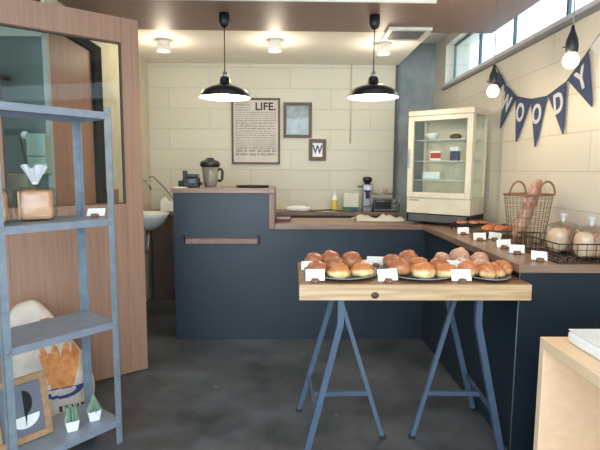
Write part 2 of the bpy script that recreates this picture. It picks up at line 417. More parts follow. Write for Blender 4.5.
M_shadeout = mat('black_enamel', (20, 24, 32), .25, coat=.5)
M_shadein = mat('white_enamel', (240, 238, 230), .5)
M_bulb = mat('pendant_bulb', (255, 240, 210), .4, emit=14)
def pendant(x, y, z, lab):
    t = thing('pendant_lamp', lab, 'pendant lamp', (x, y, z), 0, 'black pendant lamps over the counter')
    top = 2.28-z
    MB().lathe([(0, top), (.034, top), (.035, top-.055), (.028, top-.075), (.012, top-.088), (0, top-.09)], n=24).build('ceiling_cup', M_black, t)
    MB().tube([(0, 0, top-.08), (0, 0, .155)], .0035, n=8).build('cord', M_black, t)
    out = [(.165, 0), (.163, .012), (.150, .035), (.120, .056), (.080, .071), (.050, .080), (.036, .090), (.033, .118), (.026, .13), (0, .132)]
    MB().lathe([(.168, -.004), (.170, 0), (.165, .004)]+out[1:], n=48).build('lamp_shade', M_shadeout, t)
    MB().lathe([(.168, -.004), (.161, .002), (.158, .012), (.145, .033), (.116, .053), (.077, .068), (.03, .08), (0, .082)], n=48).build('shade_lining', M_shadein, t)
    MB().lathe([(.016, .13), (.017, .15), (.011, .162), (0, .164)], n=20).build('socket', M_chrome, t)
    MB().lathe([(0, .008), (.02, .012), (.03, .03), (.027, .05), (.014, .075), (0, .078)], n=24).build('bulb', M_bulb, t)
    lamp('pendant_light', 'POINT', (x, y, z-.012), 6, (1, .82, .58), .03)
pendant(-.43, 3.30, 1.752, 'left black dome pendant lamp hanging in front of the long text poster')
pendant(.544, 3.30, 1.762, 'right black dome pendant lamp hanging near the ceiling air vent')

M_bulb2 = mat('bare_bulb_glass', (255, 226, 170), .3, emit=9)
def bare(x, y, z, lab):
    t = thing('bare_bulb_pendant', lab, 'hanging bulb', (x, y, z), 0, 'bare bulbs hanging by the bunting')
    MB().tube([(0, 0, 2.28-z), (0, 0, .12)], .003, n=8).build('cord', M_grey, t)
    MB().lathe([(0, .145), (.006, .14), (.009, .12), (.022, .085), (.026, .06), (.025, .035), (.019, .028), (0, .028)], n=24).build('socket', M_black, t)
    MB().tube([(-.022, 0, .05), (-.038, 0, .05)], .004, n=8).build('switch_knob', M_black, t)
    MB().lathe([(0, -.035), (.016, -.031), (.028, -.018), (.032, -.002), (.028, .014), (.018, .03), (0, .031)], n=24).build('bulb', M_bulb2, t)
    lamp('bare_bulb_light', 'POINT', (x-.05, y, z-.04), 4.5, (1, .80, .56), .03)
bare(1.118, 2.75, 1.72, 'bare glowing bulb in black socket nearer the fridge, in front of the first flags')
bare(1.177, 2.10, 1.745, 'bare glowing bulb in black socket nearest the camera, in front of the Y flag')

# ------------------------------------------------------------------ bunting
t = thing('bunting', 'navy pennant bunting spelling WOODY strung on the right wall', 'bunting', (1.455, 3.0, 1.7))
rope = [(3.56, 2.03), (3.383, 1.865), (3.207, 1.757), (3.003, 1.712), (2.816, 1.703), (2.62, 1.752), (2.44, 1.87), (2.25, 2.0), (2.1, 2.05)]
bm = MB(); bm.tube([(0, y-3, z-1.7) for y, z in rope], .004, n=6); bm.build('string', M_flag, t)
fl = [((3.50, 1.975), (3.41, 1.885), (3.56, 1.83), ''), ((3.385, 1.868), (3.215, 1.762), (3.425, 1.575), 'W'), ((3.205, 1.757), (3.01, 1.713), (3.172, 1.468), 'O'),
      ((3.00, 1.712), (2.825, 1.703), (2.92, 1.424), 'O'), ((2.80, 1.706), (2.63, 1.75), (2.625, 1.479), 'D'), ((2.61, 1.757), (2.45, 1.862), (2.386, 1.591), 'Y')]
for i, (a, b_, c_, L) in enumerate(fl):
    f = MB().prism([(a[0]-3, a[1]-1.7), (b_[0]-3, b_[1]-1.7), (c_[0]-3, c_[1]-1.7)], 0, -.004, .004).build('pennant', M_flag, t)
    if L:
        cy = (a[0]+b_[0])/2*.66+c_[0]*.34-3; cz = (a[1]+b_[1])/2*.66+c_[1]*.34-1.7
        ang = math.atan2(b_[1]-a[1], a[0]-b_[0])*.8
        # local x -> -Y (rightwards on this wall), local y -> Z, normal -> -X
        Mx = T(-.005, cy, cz) @ Matrix(((0, 0, -1, 0), (-1, 0, 0, 0), (0, 1, 0, 0), (0, 0, 0, 1))) @ R(ang, 'Z')
        lt = text('letter', L, .155, Mx, M_letter, f, ext=.0015, off=.004, sx=.85); lt['label'] = 'pale felt letter '+L
MB().prism([(2.43-3, 1.875-1.7), (2.25-3, 1.99-1.7), (2.27-3, 1.77-1.7)], 0, -.004, .004).build('pennant', M_flagp, t)['label'] = 'plain pale grey pennant'

# ------------------------------------------------------------------ pictures on the back wall
def wall_pic(name, lab, cat, x0, x1, z0, z1, fwid, inner, y=4.97):
    t = thing(name, lab, cat, ((x0+x1)/2, y, (z0+z1)/2)); W = (x1-x0)/2; Hh = (z1-z0)/2
    MB().box(-W, W, -.022, 0, Hh-fwid, Hh).box(-W, W, -.022, 0, -Hh, -Hh+fwid).box(-W, -W+fwid, -.022, 0, -Hh+fwid, Hh-fwid).box(W-fwid, W, -.022, 0, -Hh+fwid, Hh-fwid).build('frame', M_frame, t)
    p = box(-W+fwid, W-fwid, -.008, -.002, -Hh+fwid, Hh-fwid, bev=0).build('print', inner, t)
    return t, p, W-fwid, Hh-fwid
RX = R(PI/2, 'X')
t, p, W, Hh = wall_pic('poster_frame', 'tall dark-framed text poster headed LIFE on the back wall', 'poster', -.585, -.103, 1.335, 1.985, .02, M_poster)
text('heading', 'LIFE.', .105, T(.095, -.009, Hh-.065) @ RX, M_ink, p, off=.0025, sx=1.02)
q = MB(); rr = random.Random(3)
z = Hh-.03
def words(q, z, h, x0, x1):
    x = x0
    while x < x1-.008:
        wd = rr.uniform(.012, .04)*(h/.010)**.7
        wd = min(wd, x1-x)
        # each word is a run of small upright strokes
        k = x
        while k < x+wd-.002:
            q.box(k, min(k+h*.28, x+wd), -.0095, -.008, z-h/2, z+h/2*rr.choice((1, 1, .6)), bev=0); k += h*.5
        x += wd+h*.6
zz = Hh-.028
while zz > -Hh+.05:
    h = rr.choice((.009, .009, .012, .015)) if zz > -Hh+.13 else .024
    x1 = -.055 if zz > Hh-.115 else W-.02
    if zz-h/2 > -Hh+.03: words(q, zz, h, -W+.02, x1)
    zz -= h+.011
q.build('small_print', M_inkg, p)
t, p, W, Hh = wall_pic('picture_frame', 'dark-framed pale drawing on the back wall, upper of the two small frames', 'picture', -.07, .213, 1.60, 1.945, .03, M_print)
MB().box(-W, W, -.0105, -.0095, -Hh, Hh, bev=0).build('glass', M_glass, t)
t, p, W, Hh = wall_pic('picture_frame', 'smallest dark frame with a blue letter W on the back wall', 'picture', .186, .358, 1.375, 1.588, .036, M_paper)
text('letter', 'W', .115, T(0, -.009, 0) @ RX, M_blueink, p, off=.003, sx=.8)

# conduit and cable on back wall
tag(MB().tube([(.60, 4.962, 2.315), (.60, 4.962, 1.55)], .006, n=8).build('conduit', M_cream), 'thin cream cable conduit running down the back wall', 'conduit')

# ------------------------------------------------------------------ counters
t = thing('service_counter', 'dark navy L-shaped counter body with raised left section and bag ledge', 'counter', (0, 3.6, 0))
MB().box(-.86, -.155, .015, .45, 0, 1.108, bev=0).build('raised_body', M_navy, t)
MB().box(-.155, 1.01, .015, .50, 0, .845, bev=0).build('low_body', M_navy, t)
MB().box(1.01, 1.465, -1.51, .50, 0, .845, bev=.003).build('side_body', M_navy, t)
MB().tube([(1.006, -1.512, .02), (1.006, -1.512, .84)], .002, n=6).build('corner_bead', M_grey, t)
MB().box(-.155, -.115, 0, .45, .845, 1.108, bev=.003).build('end_panel', M_brown, t)
b = box(-.765, -.24, -.045, .02, .738, .776, bev=.004).build('bag_ledge', M_brown, t)
for x0 in (-.80, -.245): box(x0, x0+.02, -.012, .02, .735, .795, bev=.002).build('ledge_bracket', M_black, b)
tag(box(-.872, -.115, 3.59, 4.06, 1.108, 1.145, bev=.003).build('raised_worktop', M_worktop), 'brown wooden top on the raised left section of the navy counter', 'worktop')
q = MB(); q.prism([(-.113, 3.592), (.985, 3.592), (.985, 2.052), (1.468, 2.052), (1.468, 4.10), (-.113, 4.10)], 2, .846, .880)
tag(q.build('counter_worktop', M_worktop), 'long brown L-shaped worktop on the low navy counter under the fridge', 'worktop')

t = thing('back_cabinet', 'dark brown low cabinet along the foot of the back wall', 'cabinet', (0, 4.97, 0))
MB().box(-1.34, 1.035, -.22, -.004, 0, .84, bev=.003).build('body', M_cab, t)
for k in range(5):
    dd = box(-1.15+k*.43, -1.15+k*.43+.42, -.238, -.221, .08, .82).build('door', M_cab, t)
    MB().tube([(-1.15+k*.43+.38, -.245, .65), (-1.15+k*.43+.38, -.245, .75)], .006, n=8).build('handle', M_chrome, dd)
tag(box(-1.36, 1.035, 4.715, 4.97, .841, .878, bev=.003).build('back_worktop', M_worktop), 'narrow brown worktop along the back wall holding kitchen machines', 'worktop')

# ------------------------------------------------------------------ hand sink
t = thing('wash_basin', 'white round wash basin on the left wall behind the door', 'sink', (-1.25, 4.30, .80))
MB().lathe([(0, -.05), (.06, -.045), (.13, 0), (.17, .06), (.185, .095), (.18, .10), (.165, .095), (.14, .05), (.08, .01), (0, .0)], n=40).box(-.15, .0, -.12, .12, .0, .09, bev=.02).build('bowl', M_whitep, t)
MB().tube([(-.10, .02, .09), (-.10, .02, .36), (-.085, .02, .39), (-.04, .02, .395), (.01, .02, .37), (.03, .02, .30)], .011).build('faucet', M_chrome, t)
MB().tube([(0, 0, -.05), (0, 0, -.25), (-.13, 0, -.27)], .016).build('drain_pipe', M_chrome, t)
tag(MB().tube([(-1.37, 4.80, 1.20), (-1.33, 4.80, 1.21), (-1.22, 4.86, 1.08), (-1.09, 4.90, .885)], .006).build('hose', M_grey), 'thin grey hose sloping down behind the basin to the worktop', 'hose')
t = thing('paper_towel_box', 'crumpled white box of paper towels beside the wash basin', 'box', (-1.165, 4.80, .878))
q = MB().prism([(-.09, 0), (.10, 0), (.10, .07), (.04, .075), (-.03, .09), (-.06, .13), (-.085, .10)], 1, -.05, .05); q.build('carton', M_paper, t)
MB().blob((.02, 0, .083), (.04, .03, .012), .5, 4, 2, sub=2).build('towel', M_whitep, t)

# ------------------------------------------------------------------ things on the raised counter
ZT = 1.145
t = thing('card_terminal', 'small black square machine on the raised counter left of the jug', 'machine', (-.735, 3.72, ZT))
MB().box(-.065, .05, -.05, .05, 0, .075, bev=.008).build('body', M_black, t)
MB().prism([(-.065, .075), (-.065, .125), (-.048, .125), (-.04, .078)], 1, -.04, .04).build('upright', M_black, t)
MB().box(-.035, .045, -.045, .045, .076, .10, bev=.008).build('lid', mat('blue_black_plastic', (50, 60, 74), .3), t)
MB().box(-.02, .03, -.052, -.05, .035, .065, bev=0).build('display', mat('display_grey', (70, 84, 96), .3), t)
MB().tube([(.05, 0, .02), (.062, 0, .035), (.072, .0, .02)], .010).build('side_knob', M_black, t)
t = thing('blender_jug', 'clear blender jug with black lid and handle on the raised counter', 'jug', (-.632, 3.90, ZT))
MB().lathe([(.046, .004), (.052, .02), (.066, .165), (.063, .165), (.050, .022), (0, .018)], n=32).build('jug', mat('frosted_jug', (150, 146, 134), .3, trans=.35), t)
MB().lathe([(0, 0), (.044, 0), (.048, .012), (0, .014)], n=32).build('base', M_grey, t)
MB().lathe([(.070, .155), (.078, .165), (.078, .185), (.066, .20), (.034, .212), (.03, .225), (0, .227)], n=32).build('lid', M_black, t)
MB().tube([(.055, 0, .13), (.088, 0, .14), (.098, 0, .12), (.094, 0, .06), (.078, 0, .045), (.058, 0, .05)], .011).build('handle', M_black, t)
t = thing('serving_tray', 'flat black tray lying on the right of the raised counter', 'tray', (-.285, 3.74, ZT))
MB().lathe([(0, .002), (.11, .002), (.128, .018), (.131, .017), (.112, 0), (0, 0)], n=48, sy=.6).build('tray', M_black, t)
t = thing('tissue_holder', 'low black open box at the left end of the raised counter', 'box', (-.82, 3.95, ZT))
MB().box(-.065, .055, -.05, .05, 0, .045, bev=.002).build('box_body', M_black, t)
tag(box(-.855, -.765, 3.61, 3.69, ZT, ZT+.004, bev=0).build('paper_sheet', M_paper), 'small white sheet of paper on the left edge of raised counter', 'paper')

# ------------------------------------------------------------------ things on low counter and back worktop
ZC = .880; ZB = .878
t = thing('calculator_tray', 'flat dark red box on the low counter against the raised end', 'box', (-.05, 3.86, ZC))
MB().box(-.06, .055, -.05, .05, 0, .035, bev=.004).build('box_body', M_red, t)
q = MB()
for k in range(6): q.box(-.05+k*.017, -.038+k*.017, -.052, -.05, .024, .030, bev=0)
q.build('label_dots', M_whitep, t)
bm = MB()
g = [[None]*15 for _ in range(9)]
for i in range(9):
    for j in range(15):
        u = j/14; v = i/8
        x = .51+.37*u+.02*math.sin(v*5); y = 3.76+.22*v+.02*math.sin(u*7)
        zz = ZC+.008+.05*abs(noise.noise(Vector((u*5, v*3, 2))))*min(1, 4*v)+.022*math.sin(u*6)**2*v
        g[i][j] = bm.bm.verts.new((x, y, zz))
for i in range(8):
    for j in range(14):
        f = bm.bm.faces.new((g[i][j], g[i][j+1], g[i+1][j+1], g[i+1][j])); f.smooth = True
bmesh.ops.solidify(bm.bm, geom=bm.bm.faces[:], thickness=.004)
tag(bm.build('paper_bag', M_paper), 'crumpled white paper lying on the low counter left of fridge', 'paper')

t = thing('wet_wipe_pack', 'white soft pack with blue mark on the back worktop', 'pack', (.08, 4.80, ZB))
MB().blob((0, 0, .028), (.125, .06, .03), .06, 2, 4, .9, pw=.6).build('pack_body', M_whitep, t)
MB().blob((.08, -.02, .052), (.018, .015, .006), .1, 2, 4, sub=2).build('blue_mark', M_blueink, t)
t = thing('squeeze_bottle', 'slim white bottle with yellow label and pointed nozzle on back worktop', 'bottle', (.435, 4.80, ZB))
MB().lathe([(0, 0), (.028, 0), (.030, .01), (.030, .13), (.020, .15), (0, .152)], n=24).build('body', M_whitep, t)
MB().lathe([(.031, .015), (.0312, .017), (.0312, .11), (.031, .112)], n=24).build('label_band', M_yellow, t)
MB().lathe([(.016, .15), (.014, .165), (.006, .19), (.004, .215), (0, .216)], n=20).build('nozzle', M_whitep, t)
t = thing('detergent_pouch', 'white carton with green and blue lower band on back worktop', 'carton', (.595, 4.80, ZB))
MB().box(-.075, .075, -.04, .04, .045, .185, bev=.006).build('carton_body', mat('off_white_carton', (226, 224, 206), .6), t)
MB().box(-.0755, .0755, -.041, .041, 0, .046, bev=.006).build('green_band', M_green, t)
MB().box(-.01, .06, -.043, -.041, .004, .026, bev=0).build('blue_band', M_blueink, t)
tag(MB().tube([(.18, 4.74, ZB+.005), (.26, 4.75, ZB+.005), (.34, 4.82, ZB+.012), (.42, 4.74, ZB+.018), (.50, 4.74, ZB+.006)], .005).build('power_cable', M_black), 'black cable trailing along the front of the back worktop', 'cable')
tag(box(.24, .48, 4.745, 4.775, ZB, ZB+.003, bev=0).build('flat_cloth', mat('grey_cloth', (186, 186, 184), .9)), 'pale grey cloth laid flat below the bottle on back worktop', 'cloth')
t = thing('coffee_grinder', 'tall silver coffee grinder with black hopper on back worktop', 'grinder', (.755, 4.80, ZB))
MB().box(-.045, .045, -.06, .05, 0, .05, bev=.006).box(-.040, .040, -.02, .05, .05, .20, bev=.008).box(-.048, .048, -.055, .05, .20, .27, bev=.01).build('body', M_chrome, t)
MB().lathe([(.028, .27), (.03, .28), (.044, .30), (.046, .325), (.03, .338), (0, .34)], n=24).build('hopper', M_black, t)
MB().box(-.02, .02, -.058, -.03, .13, .19, bev=.004).build('chute', M_black, t)
MB().tube([(-.045, -.03, .25), (-.09, -.05, .24), (-.10, -.05, .255)], .006).build('lever', M_black, t)
MB().box(-.012, .012, -.0585, -.055, .215, .245, bev=0).build('name_plate', M_whitep, t)
t = thing('countertop_oven', 'low silver and black toaster oven under a wire shelf', 'oven', (.945, 4.80, ZB))
MB().box(-.13, .10, -.055, .06, .01, .13, bev=.006).build('body', M_grey, t)
dd = MB().box(-.125, .04, -.062, -.056, .03, .118, bev=.002).build('door', M_black, t)
MB().tube([(-.11, -.072, .105), (.03, -.072, .105)], .005, n=8).build('handle', M_chrome, dd)
for k in (0, 1): MB().lathe([(0, 0), (.014, 0), (.012, .012), (0, .013)], n=16, M=T(.07, -.056, .05+.045*k) @ R(PI/2, 'X')).build('knob', M_chrome, t)
for sx in (-.12, .09):
    for sy in (-.045, .05): MB().lathe([(0, 0), (.01, 0), (.01, .012), (0, .012)], n=12, c=(sx, sy, 0)).build('foot', M_black, t)
t = thing('dish_rack', 'wire frame rack standing over the toaster oven', 'rack', (.94, 4.80, ZB))
q = MB()
for sx in (-.148, .118):
    q.tube([(sx, -.08, 0), (sx, -.08, .175), (sx, .08, .175), (sx, .08, 0)], .004, n=8)
q.tube([(-.148, -.08, .175), (.118, -.08, .175)], .005, n=8); q.tube([(-.148, .08, .175), (.118, .08, .175)], .004, n=8)
for k in range(9): q.tube([(-.13+k*.029, -.08, .175), (-.13+k*.029, .08, .175)], .002, n=6)
q.build('wire_frame', M_chrome, t)
t = thing('glass_cup', 'small pale cup on top of the wire rack', 'cup', (.93, 4.80, ZB+.18))
MB().lathe([(0, 0), (.02, 0), (.026, .055), (.024, .055), (.018, .004), (0, .004)], n=20).build('cup_body', mat('pale_cup', (196, 180, 158), .3), t)

# ------------------------------------------------------------------ display fridge
fa = math.atan2(-.32, .375)
t = thing('display_fridge', 'cream glass-door display fridge on the corner of the worktop', 'display fridge', (.885, 3.70, .88), fa)
FW, FD, FH = .485, .285, .837    # local: x along the front, y to the back
q = MB()
q.box(0, FW, 0, FD, .02, .085, bev=.004); q.build('base_grille', M_blackm, t)
q = MB()
for k in range(7): q.box(.02, FW-.02, -.004, 0, .030+k*.007, .0335+k*.007, bev=0)
q.build('grille_slats', M_grey, t)
MB().box(0, FW, 0, FD, .0855, .20, bev=.004).build('lower_panel', M_cream_en, t)
for x0, x1, y0, y1 in ((0, .025, .02, .045), (FW-.025, FW, .02, .045), (0, .025, FD-.025, FD), (FW-.025, FW, FD-.025, FD)):
    box(x0, x1, y0, y1, .2005, FH-.04, bev=.002).build('corner_post', M_cream_en, t)
MB().box(-.004, FW+.004, -.006, FD+.004, FH-.04, FH, bev=.006).build('top_cap', M_cream_en, t)
MB().box(.025, FW-.025, FD-.012, FD-.004, .2005, FH-.04, bev=0).build('back_panel', M_cream_en, t)
dd = MB().box(0, .042, -.006, .0195, .202, FH-.042).box(FW-.042, FW, -.006, .0195, .202, FH-.042).box(.042, FW-.042, -.006, .0195, .202, .242).box(.042, FW-.042, -.006, .0195, FH-.075, FH-.042).build('door', M_cream_en, t)
MB().box(.042, FW-.042, .004, .009, .242, FH-.075, bev=0).build('door_glass', M_glass, dd)
MB().box(.008, .022, -.016, -.006, .42, .56, bev=.003).build('door_handle', M_chrome, dd)
MB().box(FW-.006, FW-.002, .045, FD-.025, .2005, FH-.04, bev=0).build('side_glass', M_glass, t)
MB().box(.002, .006, .045, FD-.025, .2005, FH-.04, bev=0).build('side_glass', M_glass, t)
for zz in (.33, .47, .625):
    q = MB()
    for k in range(15): q.tube([(.03+k*.0303, .05, zz), (.03+k*.0303, FD-.03, zz)], .0015, n=6)
    q.tube([(.027, .05, zz), (FW-.027, .05, zz)], .004, n=6); q.tube([(.027, FD-.03, zz), (FW-.027, FD-.03, zz)], .003, n=6)
    q.build('wire_shelf', M_wirew, t)
q = MB()
for k in range(9): q.tube([(.27+k*.018, .16, .335), (.27+k*.018, .16, .46)], .0013, n=5)
for zz in (.345, .40, .455): q.tube([(.27, .16, zz), (.414, .16, zz)], .0018, n=5)
q.build('wire_divider', M_wirew, t)
for x0 in (.035, FW-.035):
    for y0 in (.03, FD-.03): MB().lathe([(0, 0), (.014, 0), (.012, .02), (0, .02)], n=16, c=(x0, y0, 0)).build('foot', M_grey, t)
MB().box(.02, .10, -.002, 0, .178, .186, bev=0).build('maker_plate', M_grey, t)
Mf = T(.885, 3.70, .88) @ R(fa, 'Z')
def fp(x, y, z): return Mf @ Vector((x, y, z))
b = thing('candy_bag', 'small red and white packet on the middle shelf inside fridge', 'packet', fp(.16, .13, .473), fa)
MB().box(-.045, .045, -.012, .012, 0, .075, bev=.008).build('packet_body', M_whitep, b); MB().box(-.035, .045, -.0135, -.012, .02, .06, bev=0).build('red_label', M_redpr, b)
b = thing('drink_carton', 'small purple and white carton on the middle shelf inside fridge', 'carton', fp(.31, .13, .473), fa)
MB().box(-.032, .032, -.02, .02, 0, .07, bev=.004).build('carton_body', mat('dark_violet', (70, 64, 100), .5), b); MB().box(-.032, .032, -.02, .02, .0705, .10, bev=.004).build('carton_top', M_whitep, b)
b = thing('wrapped_roll', 'wrapped brown roll on the top shelf inside fridge', 'bread roll', fp(.31, .13, .628), fa)
MB().blob((0, 0, .02), (.045, .03, .022), .1, 2, 5, .9).build('roll_body', M_dark, b)
b = thing('glass_bowl', 'white stack of bowls on the top shelf inside fridge', 'bowl', fp(.13, .13, .628), fa)
MB().lathe([(0, 0), (.025, 0), (.05, .04), (.052, .05), (.047, .05), (.022, .006), (0, .006)], n=28).build('bowl_body', M_whitep, b)
b = thing('plastic_basket', 'pale bundle on the lowest shelf inside fridge', 'basket', fp(.15, .13, .333), fa)
MB().box(-.07, .07, -.05, .05, 0, .06, bev=.01).build('basket_body', M_wirew, b)

# ------------------------------------------------------------------ trestle table
ZTT = .815
def trestle(mir, lab):
    # local coordinates in metres about the outer front foot's line
    s = -1 if mir else 1
    t = thing('trestle', lab, 'trestle', ((.965 if mir else .075), 2.06, 0), 0, 'blue-grey steel trestles under the bread table')
    X = lambda v: s*v
    q = MB().tube([(X(.145), .0, .744), (X(.145), .0, .62), (X(0), .025, 0)], .0135, square=True).build('front_leg', M_steelblue, t)
    MB().tube([(X(.175), .41, .744), (X(.14), .42, .60), (X(-.025), .44, 0)], .0125, square=True).build('rear_leg', M_steelblue, t)
    MB().tube([(X(.150), .24, .730), (X(.375), .165, 0)], .010, square=True).build('inner_leg', M_steelblue, t)
    MB().tube([(X(.145), .0, .730), (X(.175), .41, .730)], .013, square=True).build('top_rail', M_steelblue, t)
    MB().tube([(X(.045), .20, .205), (X(.305), .19, .215)], .010, square=True).build('cross_bar', M_steelblue, t)
    MB().tube([(X(.045), .02, .20), (X(.025), .43, .20)], .008, square=True).build('side_rail', M_steelblue, t)
    for x, y in ((0, .025), (-.025, .44), (.375, .165)): MB().box(X(x)-.015, X(x)+.015, y-.015, y+.015, 0, .012).build('foot', M_black, t)
trestle(False, 'blue-grey steel trestle under the left end of the bread table')
trestle(True, 'blue-grey steel trestle under the right end, beside navy counter')
t = thing('table_top', 'thick wooden board laid on trestles, carrying plates of bread', 'table', (.522, 2.215, .745))
MB().box(-.483, .483, -.2395, .2395, 0, .07, bev=.004).build('board', M_table, t)
e = MB().box(-.483, .483, -.243, -.2396, .001, .066, bev=.001).build('front_edge', M_tableedge, t)
MB().lathe([(0, 0), (.014, 0), (.012, .001), (0, .0012)], n=20, sx=1.2, M=T(-.17, -.243, .022) @ R(PI/2, 'X')).build('knot', M_knot, e)

def plate(x, y, rx, ry, lab, m, name='plate'):
    t = thing(name, lab, 'plate', (x, y, ZTT), 0, 'plates of bread on the trestle table')
    MB().lathe([(0, 0), (.7, 0), (.72, .003), (.95, .012), (1, .014), (1, .017), (.94, .016), (.7, .007), (0, .006)], n=56, sx=rx, sy=ry).build('dish', m, t)
    MB().lathe([(.985, .0135), (1.003, .0145), (1.003, .0175), (.985, .0175), (.985, .0135)], n=56, sx=rx, sy=ry).build('rim', M_rim, t)
plate(.233, 2.185, .168, .195, 'dark blue-grey plate at the left end under seven buns', M_plate)
plate(.573, 2.180, .165, .197, 'dark blue-grey plate in the table middle under golden buns', M_plate)
plate(.862, 2.175, .118, .195, 'dark blue-grey plate at the right end under croissants and dusted rolls', M_plate)

def bun(name, lab, cat, x, y, z, r, h, m, group, seed, rz=0, amp=.2, extra=None):
    r = (r[0]*1.06, r[1]*1.06); h *= .92
    t = thing(name, lab, cat, (x, y, z), rz, group)
    o = MB().blob((0, 0, h*.72), (r[0], r[1], h), amp, 1.9, seed, .72).build('crust', m, t)
    return t
PZ = ZTT+.008
G1 = 'buns on the left plate'; G2 = 'buns on the middle plate'; G3 = 'bread on the right plate'
bl = [
 (.118, 2.315, 'darker round bun at the back left corner of the left plate', M_bun2, .043, .040),
 (.195, 2.325, 'browned bun at the back centre of left plate, between two others', M_bun2, .044, .046),
 (.292, 2.300, 'round brown bun at the back right of the left plate', M_bun2, .048, .046),
 (.205, 2.225, 'golden bun in the middle of the left plate, ringed by others', M_bun2, .045, .040),
 (.122, 2.130, 'reddish brown bun at the front left of left plate', M_bun2, .044, .038),
 (.212, 2.060, 'pale-sided golden bun at the front centre of the left plate', M_bun, .047, .038),
 (.316, 2.095, 'pale-sided golden bun at the front right of the left plate', M_bun, .050, .036)]
for i, (x, y, lab, m, r, h) in enumerate(bl): bun('round_bun', lab, 'bread bun', x, y, PZ, (r, r*.92), h, m, G1, i+1)
ml = [
 (.490, 2.315, 'small browned bun at the back left of middle plate', M_bun2, .040, .036),
 (.570, 2.315, 'glossy browned bun at the back centre of middle plate', M_bun2, .047, .050),
 (.488, 2.130, 'browned bun at the front left of the middle plate', M_bun2, .048, .046),
 (.575, 2.065, 'pale golden bun at the front centre of the middle plate', M_bun, .050, .042),
 (.590, 2.205, 'golden bun in the middle row behind the pale front bun', M_bun, .045, .040),
 (.675, 2.075, 'long golden bun at the front right of middle plate', M_bun, .046, .038),
 (.678, 2.185, 'browned bun at the right of the middle plate, second row', M_bun2, .044, .044)]
for i, (x, y, lab, m, r, h) in enumerate(ml): bun('round_bun', lab, 'bread bun', x, y, PZ, (r, r*.92), h, m, G2, i+11)
dl = [
 (.742, 2.335, 'flour-dusted round roll at the back left of the right plate', .040, .040),
 (.822, 2.325, 'largest flour-dusted round roll at the back of right plate', .047, .055),
 (.908, 2.300, 'flour-dusted roll at the back right of the right plate', .042, .046),
 (.800, 2.230, 'flat flour-dusted roll in the second row of the right plate', .042, .036),
 (.885, 2.215, 'sugar-dusted roll in the second row behind the croissants', .040, .036)]
for i, (x, y, lab, r, h) in enumerate(dl): bun('dusted_roll', lab, 'bread roll', x, y, PZ, (r, r*.95), h, M_bun3, G3, i+21)
def croissant(lab, x, y, z, rz, sc=1, m=M_crois, grp=G3):
    t = thing('croissant', lab, 'croissant', (x, y, z), rz, grp)
    pts = []; rs = []
    N = 61
    for k in range(N):
        a = -1.15+2.3*k/(N-1)
        u = abs(2*k/(N-1)-1)
        rad = (.036*(1-u**2.2)+.007)*(1+.26*(1-(2*((k*7/(N-1)) % 1)-1)**2)-.16)*sc
        rs.append(max(rad, .005))
        pts.append((.062*math.sin(a)*sc, (.062*math.cos(a)-.045)*sc, .034*sc-.014*u*u*sc))
    MB().tube(pts, rs, n=18).build('crust', m, t)
croissant('ridged croissant at the front left of the right plate', .785, 2.085, PZ, .45, .84)
croissant('ridged croissant at the front centre of the right plate', .868, 2.050, PZ, .05, .84)
croissant('ridged croissant at the right end of the right plate', .932, 2.120, PZ+.004, -.85, .78)
croissant('small croissant lying between the front and right-end ones', .880, 2.135, PZ, .2, .62)

# price cards
mat('pale_pencil', (206, 204, 200), .8)
def card(x, y, z, lab, rz=0, w=.070, h=.042, tilt=.5, grp='price cards on the table'):
    t = thing('price_card', lab, 'price card', (x, y, z), rz, grp)
    MB().lathe([(0, 0), (.016, 0), (.018, .006), (.015, .016), (0, .018)], n=20).build('base', M_cork, t)
    M = T(0, .012, .005) @ R(-tilt, 'X') @ R(.10*math.sin(x*37+y*23), 'Y')
    c_ = MB().box(-w/2, w/2, -.0008, .0008, 0, h, bev=0, M=M).build('card', M_paper, t)
    q = MB(); r_ = random.Random(int(x*1000))
    for k in range(3):
        xx = -w/2+.008
        while xx < w/2-.014:
            L = r_.uniform(.004, .012); q.box(xx, xx+L, -.0012, -.0009, h*.75-k*h*.24, h*.75-k*h*.24+.0025, bev=0, M=M); xx += L+.004
    q.build('handwriting', MATS['pale_pencil'], c_)
card(.085, 2.225, ZTT, 'white price card at the back left corner of the table', -.2)
card(.105, 1.995, ZTT, 'white price card at the front left corner of the table', -.1, .08, .05)
card(.412, 1.998, ZTT, 'white price card between left and middle plates on front edge', -.1, .082, .052)
card(.722, 1.996, ZTT, 'white price card between middle and right plates on front edge', -.1, .082, .052)
card(.738, 2.14, PZ+.004, 'white price card stuck among the rolls, partly hidden by buns', -.1, .07, .05)
card(.420, 2.335, ZTT, 'white price card behind the gap of left and middle plates', -.1, .09, .045)
t = thing('small_plate', 'white small plate behind the left and middle plates', 'plate', (.400, 2.40, ZTT))
MB().lathe([(0, 0), (.04, 0), (.066, .012), (.064, .015), (.04, .004), (0, .004)], n=40, sx=.95, sy=.70).build('dish', M_platew, t)

# ------------------------------------------------------------------ things on the side counter
GC = 'price cards along the side counter'
cl = [(1.095, 3.05, 'white price card farthest back, in front of the fridge'), (1.095, 2.78, 'second price card from the fridge on the counter edge'),
      (1.19, 2.80, 'white price card set behind the row, before the dusted rolls basket'), (1.115, 2.50, 'price card in the middle of the counter row'),
      (1.100, 2.32, 'second price card from the counter end'), (1.115, 2.13, 'white price card at the counter end before the wire tray')]
for i, (x, y, lab) in enumerate(cl): card(x, y, ZC, lab, -.35 if i != 5 else -.15, .068, .042, .45, GC)

